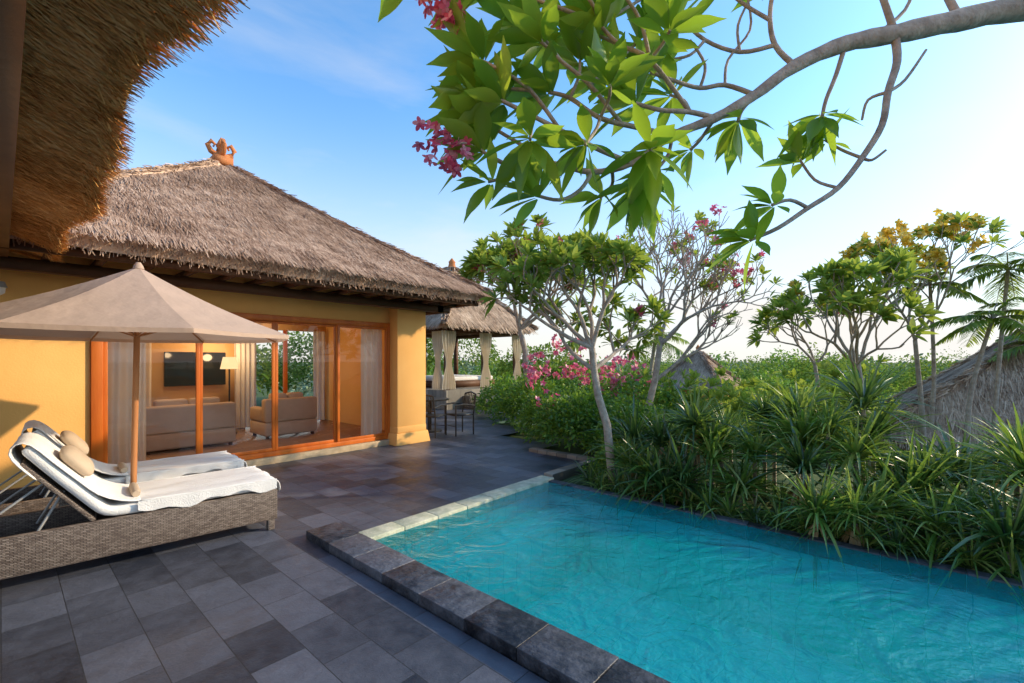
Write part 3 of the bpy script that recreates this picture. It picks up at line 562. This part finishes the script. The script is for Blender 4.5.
# ------------------------------------------------ vegetation
PL=np.array([0.12,0.50,0.85,1.0,0.97,0.75,0.32,0.03])
PL6=np.array([0.15,0.75,1.0,0.95,0.6,0.04])
def rosette(mb,p,d,n=11,L=0.26,W=0.075,mi=0,open_=1.0,near=False):
    d=unit(np.array(d)); t=unit(np.cross(d,[0.3,0.2,0.9])+1e-6); b=np.cross(d,t)
    k=np.arange(n); an=k*2.399+rng.random()*6; el=np.linspace(0.2,1.15,n)*open_+rng.normal(0,.12,n)
    D=(np.cos(el)[:,None]*d+np.sin(el)[:,None]*(np.cos(an)[:,None]*t+np.sin(an)[:,None]*b))
    O=p+D*0.015-d*0.03*(k/n)[:,None]
    Ls=L*(0.65+0.45*np.sin(np.pi*(k+2)/(n+3)))*rng.uniform(.85,1.1,n)
    mb.leaves(O,D,np.array([0.02,0.01,1.0])+rng.normal(0,.3,(n,3)),Ls,W*rng.uniform(.85,1.15,n)*Ls/L*1.05,droop=rng.uniform(0.0,.28,n),rows=8 if near else 6,fold=.3,prof=PL if near else PL6,mi=mi)
def flowers(mb,p,n,r,s,mi):
    for _ in range(n):
        c=p+rng.normal(0,r,3); k=np.arange(5)*2*np.pi/5+rng.random(); ax=unit(rng.normal(size=3)+[0,0,.6]); t=unit(np.cross(ax,[.2,.5,.1])); b=np.cross(ax,t)
        D=np.cos(k)[:,None]*t+np.sin(k)[:,None]*b+ax*.35
        mb.leaves(np.repeat(c[None],5,0),D,np.broadcast_to(ax,(5,3)),s,s*.6,droop=.1,rows=4,prof=[.3,.9,1,.4],two=True,mi=mi)
def grow(mb,p,d,L,r,lvl,tips,spread=0.6,upb=0.25,decay=.8):
    pts=[p];q=p.copy();dd=d.copy()
    for _ in range(3):
        dd=unit(dd+rng.normal(0,.13,3)+np.array([0,0,upb*.3])); q=q+dd*L/3; pts.append(q)
    mb.tube(pts,np.linspace(r,r*.78,4),6 if lvl<3 else 8)
    if lvl==0: tips.append((q,dd)); return
    n=2 if rng.random()<.6 else 3
    t=unit(np.cross(dd,rng.normal(size=3))); b=np.cross(dd,t); ph=rng.random()*6
    for k in range(n):
        an=ph+k*2*np.pi/n+rng.normal(0,.3); sp=spread*rng.uniform(.7,1.25)
        nd=unit(dd*math.cos(sp)+(t*math.cos(an)+b*math.sin(an))*math.sin(sp)+np.array([0,0,upb]))
        grow(mb,q,nd,L*decay*rng.uniform(.8,1.15),r*.70,lvl-1,tips,spread,upb,decay)
def frangipani(trunk,r0,r1,starts,lvl,leafp,Lf,seedmat,flower=None,spread=.6,upb=.2,L0=.6,n=10,name='frangipani_tree',flp=.15,decay=.8,seed=None,fs=.05,inner=0):
    global rng
    if seed is not None: rng=np.random.default_rng(seed)
    e=empty(name); wb=MB(); tips=[]
    trunk=np.array(trunk); wb.tube(trunk,np.linspace(r0,r1,len(trunk)),10)
    for (k,d) in starts: grow(wb,trunk[k].copy(),unit(np.array(d,float)),L0,r1*.75,lvl,tips,spread,upb,decay)
    wb.obj('trunk_and_limbs',M['bark'],e,smooth=True)
    lb=MB(); fb=MB(); nf=0
    for p,d in tips:
        lp=leafp(p) if callable(leafp) else leafp
        if rng.random()<lp:
            rosette(lb,p,d,n=n+int(rng.integers(-2,3)),L=Lf*rng.uniform(.8,1.15),W=Lf*.3,open_=1.15)
            if rng.random()<inner: rosette(lb,p-d*.16+rng.normal(0,.07,3),d+rng.normal(0,.5,3),n=n-5,L=Lf*.8,W=Lf*.26,open_=1.3)
        if flower and rng.random()<flp: flowers(fb,p+np.array([0,0,.06]),9,.045,fs,0); nf+=1
    if lb.n: lb.obj('leaves',M[seedmat],e)
    if nf: fb.obj('blossoms',M[flower],e)
    return e
r3=np.array([RT[0],RT[1],0]); f3=np.array([FW[0],FW[1],0]); z3=np.array([0,0,1.])
tr=[P(614,492,5.85),P(610,455,5.85),P(607,425,5.85),P(598,395,5.85),P(594,370,5.85),P(592,348,5.85)]
frangipani(tr,.06,.042,[(5,-r3*.75+z3*.65+f3*.1),(5,r3*.3+z3*.9-f3*.2),(5,-r3*.2+z3*.9+f3*.4),(4,r3*.5+z3*.6+f3*.3),(5,-r3*.9+z3*.4-f3*.3),(4,-r3*.8+z3*.5+f3*.4),(5,-r3*.5+z3*.9-f3*.1)],3,.97,.20,'lf_mid','pinkfl',spread=.52,upb=.14,L0=.52,n=16,flp=.08,seed=11,inner=.6)
tr=[P(640,470,7.6),P(645,420,7.6),P(655,380,7.6),P(660,345,7.6)]
frangipani(tr,.07,.045,[(3,r3*.8+z3*.55),(3,r3*.3+z3*.9),(2,r3*.9+z3*.4+f3*.3),(3,r3*.1+z3*.9+f3*.4),(3,r3*.6+z3*.7-f3*.4)],5,.16,.14,'lf_mid','pinkfl',spread=.48,upb=.13,L0=.57,flp=.05,seed=12)
tr=[P(528,412,12),P(527,380,12),P(525,350,12),P(520,330,12)]
frangipani(tr,.09,.07,[(3,-r3*.6+z3*.7),(3,r3*.5+z3*.7),(3,z3+f3*.4),(3,-r3*.2+z3*.8-f3*.4),(3,r3*.9+z3*.5)],4,.97,.34,'lf_mid','pinkfl',spread=.5,upb=.12,L0=.75,flp=.18,n=13,seed=13,fs=.07)
tr=[P(872,470,7.5),P(866,420,7.5),P(862,390,7.5),P(858,365,7.5)]
frangipani(tr,.05,.04,[(3,-r3*.8+z3*.6),(3,r3*.3+z3*.9),(3,-r3*.2+z3*.9+f3*.3),(2,-r3*.5+z3*.6-f3*.2),(3,-r3*.5+z3*.8-f3*.4)],3,.95,.24,'lf_mid','yelfl',spread=.5,upb=.16,L0=.58,n=14,flp=.14,seed=14,fs=.06,inner=.3)
tr=[P(925,470,8.5),P(922,410,8.5),P(918,370,8.5),P(915,340,8.5)]
frangipani(tr,.05,.035,[(3,-r3*.5+z3*.8),(3,r3*.6+z3*.7),(3,z3+f3*.3),(3,r3*.2+z3*.7-f3*.3)],4,.6,.2,'lf_mid','yelfl',spread=.5,upb=.14,L0=.62,n=11,flp=.5,seed=15,fs=.08)
tr=[P(815,470,9.5),P(812,410,9.5),P(818,385,9.5),P(815,365,9.5)]
frangipani(tr,.05,.035,[(3,-r3*.5+z3*.8),(3,r3*.6+z3*.7),(3,z3+f3*.3)],3,.9,.24,'lf_mid','pinkfl',spread=.5,upb=.14,L0=.5,n=12,flp=.1,seed=16,fs=.06)
# foreground overhanging frangipani
rng=np.random.default_rng(21)
fg=empty('frangipani_tree'); wb=MB(); lb=MB(); fb=MB()
def sm(pts,k=4):
    pts=np.array(pts,float); out=[]
    for i_ in range(len(pts)-1):
        p0=pts[max(i_-1,0)];p1=pts[i_];p2=pts[i_+1];p3=pts[min(i_+2,len(pts)-1)]
        for t in np.linspace(0,1,k,endpoint=False):
            out.append(.5*((2*p1)+(-p0+p2)*t+(2*p0-5*p1+4*p2-p3)*t*t+(-p0+3*p1-3*p2+p3)*t**3))
    out.append(pts[-1]); return np.array(out)
def br(lst,r0,r1,ros=True,n=13,L=.26,extra=0):
    pts=np.array([P(*q) for q in lst]); s=sm(pts,4); wb.tube(s,np.linspace(r0,r1,len(s)),10)
    if ros: d=unit(s[-1]-s[-3]); rosette(lb,s[-1],unit(d+np.array([0,0,.35])),n=n,L=L,W=L*.31,open_=1.25,near=True)
    return s
base=np.array([5.15,-1.9,-.08])
m=np.array([P(*q) for q in [(1230,60,2.75),(1120,8,2.68),(1024,8,2.62),(960,20,2.58),(895,34,2.54),(845,44,2.5),(795,66,2.45),(755,95,2.4),(715,118,2.35),(672,136,2.3),(632,163,2.3),(592,172,2.3),(550,163,2.25),(512,166,2.2),(480,150,2.2)]])
m=np.vstack([[base,base+[-.05,.05,.8],base+[-.1,.15,1.7],base+[-.35,.45,2.5]],m]); s=sm(m,4)
wb.tube(s,np.interp(np.linspace(0,1,len(s)),[0,.2,.34,.45,.6,.75,1],[.13,.10,.065,.048,.028,.018,.009])*(1+.06*np.sin(np.arange(len(s))*2.1)),12)
rosette(lb,s[-1],unit(s[-1]-s[-4]),n=14,L=.26,W=.08,open_=1.2,near=True)
br([(895,36,2.54),(897,62,2.5),(888,92,2.45),(882,125,2.42),(862,158,2.4),(838,188,2.36),(808,208,2.33),(778,228,2.3),(750,240,2.3)],.022,.009,n=14,L=.22)
br([(862,158,2.4),(872,160,2.38),(886,150,2.36)],.009,.006,False); br([(808,208,2.33),(790,200,2.3),(772,205,2.28)],.010,.008,n=11,L=.19)
br([(838,188,2.36),(815,180,2.5),(800,160,2.6)],.009,.007,n=10,L=.20); br([(862,158,2.4),(842,150,2.5),(825,140,2.6)],.009,.007,n=10,L=.19)
br([(888,92,2.45),(905,80,2.5),(926,50,2.55)],.010,.007,False); br([(888,92,2.45),(868,100,2.5),(862,120,2.52)],.010,.006,False)
br([(897,40,2.54),(880,-10,2.5),(860,-60,2.5)],.02,.012); br([(960,20,2.58),(940,-20,2.6),(930,-60,2.6)],.022,.014); br([(870,40,2.52),(905,10,2.6),(915,-20,2.6)],.012,.008,False)
br([(845,46,2.5),(836,75,2.5),(826,100,2.5),(822,118,2.5)],.013,.009,n=15,L=.22)
br([(795,66,2.45),(775,45,2.45),(770,15,2.45),(775,-20,2.45)],.016,.010); br([(770,20,2.45),(745,5,2.45),(720,-15,2.45)],.011,.008)
br([(755,95,2.4),(742,110,2.4),(738,122,2.4)],.012,.009,n=13,L=.20)
br([(775,45,2.45),(740,52,2.5),(705,40,2.5),(680,15,2.5),(672,-15,2.5)],.012,.008); br([(705,40,2.5),(690,55,2.5),(668,60,2.5)],.009,.007,n=10,L=.22)
br([(755,95,2.4),(725,85,2.45),(700,88,2.45),(672,80,2.4),(650,72,2.4)],.013,.009,n=14,L=.25); br([(700,88,2.45),(705,65,2.45),(690,40,2.45)],.009,.007,False)
br([(740,52,2.5),(738,25,2.5),(752,-5,2.5)],.008,.006,False); br([(725,85,2.45),(728,60,2.5),(750,30,2.5),(748,0,2.5)],.008,.006,False)
br([(715,118,2.35),(690,112,2.3),(660,110,2.25),(632,102,2.25)],.014,.009,n=14); br([(690,112,2.3),(650,60,2.2),(620,45,2.2),(600,25,2.2)],.012,.009,n=14)
br([(672,136,2.3),(640,128,2.25),(600,118,2.2),(570,98,2.2),(548,92,2.2)],.014,.009,n=15); br([(620,122,2.22),(590,85,2.15),(560,60,2.15),(540,40,2.1)],.011,.008,n=15)
br([(632,163,2.3),(600,150,2.2),(560,130,2.15),(525,112,2.1),(500,100,2.1)],.013,.009,n=15); br([(560,130,2.15),(530,90,2.1),(500,70,2.1),(480,60,2.1)],.01,.008,n=14)
br([(592,172,2.3),(580,190,2.25),(560,200,2.2),(535,195,2.2)],.011,.008,n=13,L=.22); br([(632,163,2.3),(640,178,2.3),(640,188,2.3)],.012,.009,n=16,L=.23); br([(612,170,2.3),(612,185,2.4),(600,198,2.4)],.010,.008,n=10,L=.2)
br([(672,136,2.3),(668,155,2.35),(655,172,2.35)],.010,.008,n=12,L=.22); br([(715,118,2.35),(700,140,2.45),(690,150,2.5)],.01,.008,n=9,L=.17)
br([(600,25,2.2),(560,8,2.1),(520,-5,2.1),(480,-12,2.05)],.010,.008,n=13); br([(600,25,2.2),(590,0,2.1),(560,-30,2.1)],.01,.008,n=13); br([(650,60,2.2),(640,20,2.2),(620,-10,2.15)],.01,.008,n=13)
br([(550,163,2.25),(530,150,2.2),(505,135,2.2),(480,120,2.2)],.010,.008,n=14); br([(480,-12,2.05),(450,-20,2.0),(410,-25,2.0)],.009,.007,n=10,L=.24)
br([(512,166,2.2),(500,178,2.2),(488,182,2.2)],.009,.007,n=9,L=.18)
for a,b in [((600,118,2.2),(585,145,2.1)),((600,118,2.2),(610,85,2.05)),((570,98,2.2),(580,60,2.3)),((560,60,2.15),(520,25,2.2)),((650,60,2.2),(670,30,2.1)),((632,102,2.25),(600,75,2.35)),((525,112,2.1),(530,140,2.0)),((640,128,2.25),(650,150,2.1)),((620,45,2.2),(560,30,2.35)),((690,112,2.3),(670,95,2.5)),((530,90,2.1),(470,95,2.2)),((600,25,2.2),(640,0,2.3)),((590,85,2.15),(640,40,2.4))]:
    br([a,((a[0]+b[0])/2+4,(a[1]+b[1])/2-3,(a[2]+b[2])/2),b],.009,.007,n=12,L=.24)
for q,nn in [((442,12,2.05),18),((430,-2,2.05),12),((455,22,2.05),8),((447,148,2.1),16),((436,136,2.1),10),((448,168,2.1),10),((470,152,2.1),6)]: flowers(fb,P(*q),nn,.035,.034,0)
for a,b in [((480,-12,2.05),(442,12,2.05)),((480,150,2.2),(445,152,2.15))]: wb.tube(sm([P(*a),P((a[0]+b[0])/2,(a[1]+b[1])/2-8,2.1),P(*b)],4),.006,6)
wb.obj('trunk_and_limbs',M['bark'],fg,smooth=True); lb.obj('leaves',M['lf_near'],fg); fb.obj('blossoms',M['pinkfl'],fg)
# strap plants
ST=np.array([.7,1,1,.85,.6,.08])
def strap(mb,c,n,L,W,mi=0,up=.55,dr=.6):
    an=rng.random(n)*2*np.pi; el=np.clip(rng.normal(up,.42,n),-.1,1.45); 
    D=np.stack([np.cos(an)*np.cos(el),np.sin(an)*np.cos(el),np.sin(el)],1); O=c+np.stack([np.cos(an)*.03,np.sin(an)*.03,rng.random(n)*.12],1)
    Ls=L*rng.uniform(.6,1.15,n); mb.leaves(O,D,z3+rng.normal(0,.2,(n,3)),Ls,W*rng.uniform(.8,1.3,n),droop=rng.uniform(.2,1,n)*dr,rows=6,fold=.5,prof=ST,mi=mi)
for row,(u0,hh) in enumerate([(5.2,.14),(5.55,.44),(5.95,.66),(6.45,.80)]):
    sb=MB(); wbb=MB()
    for v in np.arange(-2.6,2.9-0.1*row,.38):
        k_=1.0 if v>.3 else .72
        h_=hh*rng.uniform(.5,1.35)*k_; c=np.array([u0+rng.normal(0,.12),v+rng.normal(0,.14),h_])
        wbb.tube([c*[1,1,0]+[0,0,-.08],c],.022,6)
        mi_=2 if rng.random()<.35 else 0
        strap(sb,c,int(rng.integers(75,105)),rng.uniform(.50,.82),rng.uniform(.018,.034),up=.75,mi=mi_)
        if rng.random()<.45:
            n=16; an=rng.random(n)*6.28; D=np.stack([np.cos(an)*.5,np.sin(an)*.5,np.full(n,-.6)],1); sb.leaves(np.repeat(c[None],n,0),D,z3,.42,.03,droop=.5,rows=6,fold=.3,prof=ST,mi=1)
    e=empty('cordyline_plants'); sb.obj('strap_leaves',[M['lf_strap'],M['dry'],M['lf_strap2']],e); wbb.obj('stems',M['bark'],e)
sb=MB()
for v in np.arange(-3,3.3,.22): strap(sb,np.array([5.05+rng.normal(0,.05),v,-.05]),50,rng.uniform(.30,.55),.015,up=.85,dr=.8,mi=int(rng.random()<.3))
for v in np.arange(-3,3.0,.45):
    for u in (5.4,5.8,6.2): strap(sb,np.array([u+rng.normal(0,.08),v+rng.normal(0,.1),-.05]),45,rng.uniform(.35,.55),.02,up=.8,dr=.8,mi=1)
sb.obj('border_grass',[M['lf_strap'],M['lf_strap2']])
def bush(mb,c,rad,n,s,mi=0):
    c=np.array(c); rad=np.array(rad); d=rand_dirs(n); d[:,2]=np.abs(d[:,2])*1.0-.15*rng.random(n)
    lumpf=np.array([1+.35*noise.noise(Vector(x*2.2+c)) for x in d]); rr=(0.55+.45*rng.random(n)**.5)*lumpf
    O=c+d*rad*rr[:,None]; D=unit(d+rng.normal(0,.7,(n,3)))
    mb.leaves(O,D,rand_dirs(n)*.8+z3,s*rng.uniform(.6,1.3,n),s*.45,droop=.25,rows=4,fold=.25,prof=[.2,1,.85,.1],two=True,mi=mi)
mb=MB()
for c,rd,n,s in [((6.9,4.5,.25),(.75,.8,.85),4200,.085),((6.7,3.4,.2),(.7,.8,.8),3600,.085),((7.7,5.6,.2),(.7,.9,.85),3600,.085),((8.8,7.1,.2),(.9,1.0,1.0),3600,.10),((9.9,8.8,.2),(.9,1.1,.95),3000,.11),((8.2,3.8,.2),(1.1,1.1,1.15),3800,.10),((10.4,6.4,.2),(1.5,1.5,1.2),3600,.13),((5.75,3.1,.0),(.45,.4,.45),1600,.06)]: bush(mb,c,rd,n,s)
mb.obj('garden_hedge',M['lf_hedge'])
mb=MB()
for p in [P(560,366,10.5),P(575,372,10),P(540,372,11),P(600,376,9.5),P(565,352,11),P(620,372,9.5),P(640,380,9),P(545,392,8.6)]:
    for _ in range(5): flowers(mb,p+rng.normal(0,.28,3)*[1,1,.6],7,.09,.07,0)
mb.obj('bougainvillea_blossoms',M['pinkfl'])
mb=MB()
for _ in range(80):
    px=rng.uniform(560,1150); d=rng.uniform(9,26); p=P(px,360,d); ground=float(gz(p[0],p[1])); top=H-(rng.uniform(-8,40)/F*d)
    mt=int(rng.random()<.4)
    if px>850 and d<19: continue
    if 11.0<p[0]<21.5 and -9<p[1]<1.5: continue
    if abs(px-698)<50 and d<19.5: top=H-48/F*d
    if abs(px-698)<30 and 16<d<22: continue
    hh=max(top-ground,1.0); bush(mb,(p[0],p[1],ground+hh*.35),(1.0+d*.03,1.0+d*.03,hh*.62),1000,.09+.006*d,mi=mt)
for _ in range(14):
    px=rng.uniform(850,1060); d=rng.uniform(7.8,9.6); p=P(px,360,d); top=H-rng.uniform(88,112)/F*d; g0=float(gz(p[0],p[1])); bush(mb,(p[0],p[1],g0),(.9,.9,max(top-g0,.4)),900,.11,mi=int(rng.random()<.4))
mb.obj('garden_shrubs',[M['lf_far'],M['lf_hedge']])
mb=MB()
for _ in range(85):
    px=rng.uniform(380,1350); d=rng.uniform(24,46); p=P(px,360,d); ground=float(gz(p[0],p[1])); top=H+rng.uniform(-14,13)/F*d
    hh=top-ground; r_=rng.uniform(1.3,2.8); bush(mb,(p[0],p[1],top-hh*.40),(r_,r_,hh*.42),850,.21,mi=int(rng.random()<.35))
mb.obj('distant_trees',[M['lf_far'],M['lf_hedge']])
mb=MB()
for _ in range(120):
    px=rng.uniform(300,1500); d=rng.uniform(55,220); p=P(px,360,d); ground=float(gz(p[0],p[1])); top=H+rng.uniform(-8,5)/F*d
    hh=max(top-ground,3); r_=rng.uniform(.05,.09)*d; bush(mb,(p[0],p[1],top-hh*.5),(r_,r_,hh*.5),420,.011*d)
mb.obj('valley_trees',M['lf_vfar_hazed'])
mb=MB()
for c,rd in [((15,17,1.5),(2.5,2.5,2.2)),((12,18,1.3),(2.5,2.5,2.0)),((15.5,12,.8),(2,2.2,1.4)),((13.8,9.5,.4),(1.5,1.6,1.2)),((8,17,1),(2,2,1.8)),((4.5,15.5,.8),(2,1.5,1.6))]: bush(mb,c,rd,2800,.17)
mb.obj('background_foliage',M['lf_far'])
mb=MB()
for _ in range(24):
    px=rng.uniform(620,860); d=rng.uniform(7.2,9.5); p=P(px,360,d); p[2]=rng.uniform(.3,1.1)
    for _k in range(9): rosette(mb,p+rng.normal(0,.22,3),rng.normal(0,.5,3)+z3,n=9,L=.2,W=.07)
mb.obj('broadleaf_shrubs',M['lf_mid'])
def palm(base,top,r,nf=13,L=1.1,name='palm_tree'):
    e=empty(name); wb=MB(); lb=MB(); mid=(base+top)/2+rng.normal(0,.06,3); s=sm([base,mid,top],6); wb.tube(s,np.linspace(r*1.3,r*.8,len(s)),8)
    for k in range(nf):
        an=k*2.4+rng.random()*.4; el=rng.uniform(-.1,1.15); D=np.array([math.cos(an)*math.cos(el),math.sin(an)*math.cos(el),math.sin(el)]); LL=L*rng.uniform(.75,1.1)
        t=np.linspace(0,1,9); R=top+D*LL*t[:,None]+np.array([0,0,-1])*(LL*.55*t**2)[:,None]; wb.tube(R,np.linspace(.012,.004,9),6)
        n=34; tt=np.linspace(.12,1,n); C=np.stack([np.interp(tt,t,R[:,i_]) for i_ in range(3)],1); T=unit(np.gradient(C,axis=0)); S=unit(np.cross(T,z3))
        for sg in (-1,1): lb.leaves(C,unit(S*sg*.9+T*.65+rng.normal(0,.08,(n,3))),z3,LL*.36*np.sin(np.pi*np.clip(tt*.85+.1,0,1)),.030,droop=.45,rows=4,prof=[.6,1,.7,.08],two=True)
    wb.obj('trunk',M['bark'],e,smooth=True); lb.obj('fronds',M['lf_mid'],e)
def pb(px,d): q=P(px,400,d); q[2]=float(gz(q[0],q[1])); return q
palm(pb(968,7.6),P(992,320,7.6),.035,L=.85); palm(pb(990,8.2),P(1008,270,8.2),.035,L=.95); palm(pb(925,8.8),P(930,285,8.8),.035,L=.8); palm(pb(1040,9),P(1048,345,9),.05,L=.9); palm(pb(640,16),P(655,340,16),.07,L=1.3)
# ------------------------------------------------ light, sky, camera
el=math.radians(24); az=math.radians(128)
S=Vector((math.sin(az)*math.cos(el),math.cos(az)*math.cos(el),math.sin(el)))
ld=bpy.data.lights.new('sun','SUN'); ld.energy=5.0; ld.angle=math.radians(1.0); ld.color=(1.0,0.78,0.52)
lo=bpy.data.objects.new('sun',ld); link(lo); lo.rotation_euler=(-S).to_track_quat('-Z','Y').to_euler()
w=bpy.data.worlds.new('World'); sc.world=w; w.use_nodes=True; nt=w.node_tree; nt.nodes.clear(); L=nt.links.new
sky=nt.nodes.new('ShaderNodeTexSky'); sky.sky_type='NISHITA'; sky.sun_disc=False; sky.sun_elevation=el; sky.sun_rotation=az; sky.air_density=1.0; sky.dust_density=1.2; sky.ozone_density=1.5
mul=N(nt,'ShaderNodeMix',data_type='RGBA',blend_type='MULTIPLY'); mul.inputs[0].default_value=1; mul.inputs[7].default_value=(1.32,2.05,2.50,1); L(sky.outputs[0],mul.inputs[6])
tc=N(nt,'ShaderNodeTexCoord'); sp=N(nt,'ShaderNodeSeparateXYZ'); L(tc.outputs['Generated'],sp.inputs[0])
mr=N(nt,'ShaderNodeMapRange',interpolation_type='SMOOTHSTEP'); L(sp.outputs[2],mr.inputs['Value']); mr.inputs['From Min'].default_value=-0.02; mr.inputs['From Max'].default_value=0.50; mr.inputs['To Min'].default_value=0.95; mr.inputs['To Max'].default_value=0.0
mpw=N(nt,'ShaderNodeMapping'); mpw.inputs['Scale'].default_value=(1.2,1.2,4.5); L(tc.outputs['Generated'],mpw.inputs[0])
cn=N(nt,'ShaderNodeTexNoise',Scale=1.6,Detail=7,Roughness=.55,Distortion=.4); L(mpw.outputs[0],cn.inputs['Vector'])
cm=N(nt,'ShaderNodeMapRange'); L(cn.outputs['Fac'],cm.inputs['Value']); cm.inputs['From Min'].default_value=.5; cm.inputs['From Max'].default_value=.8; cm.inputs['To Max'].default_value=.30
mxx=N(nt,'ShaderNodeMath',operation='ADD',use_clamp=True); L(mr.outputs[0],mxx.inputs[0]); L(cm.outputs[0],mxx.inputs[1])
hz=N(nt,'ShaderNodeMix',data_type='RGBA'); L(mxx.outputs[0],hz.inputs[0]); L(mul.outputs[2],hz.inputs[6]); hz.inputs[7].default_value=(6.7,6.5,6.2,1)
bg=nt.nodes.new('ShaderNodeBackground'); bg.inputs[1].default_value=0.15; out=nt.nodes.new('ShaderNodeOutputWorld')
L(hz.outputs[2],bg.inputs[0]); L(bg.outputs[0],out.inputs[0])
cd=bpy.data.cameras.new('camera'); cam=bpy.data.objects.new('camera',cd); link(cam); cam.location=(0,0,H)
cam.rotation_euler=(math.radians(90),0,-math.atan2(FW[0],FW[1])); cd.sensor_width=36; cd.lens=F/1024*36; cd.shift_y=18.5/1024; cd.clip_start=.05; cd.clip_end=9000
sc.camera=cam
sc.view_settings.view_transform='Standard'; sc.view_settings.look='None'; sc.view_settings.exposure=0
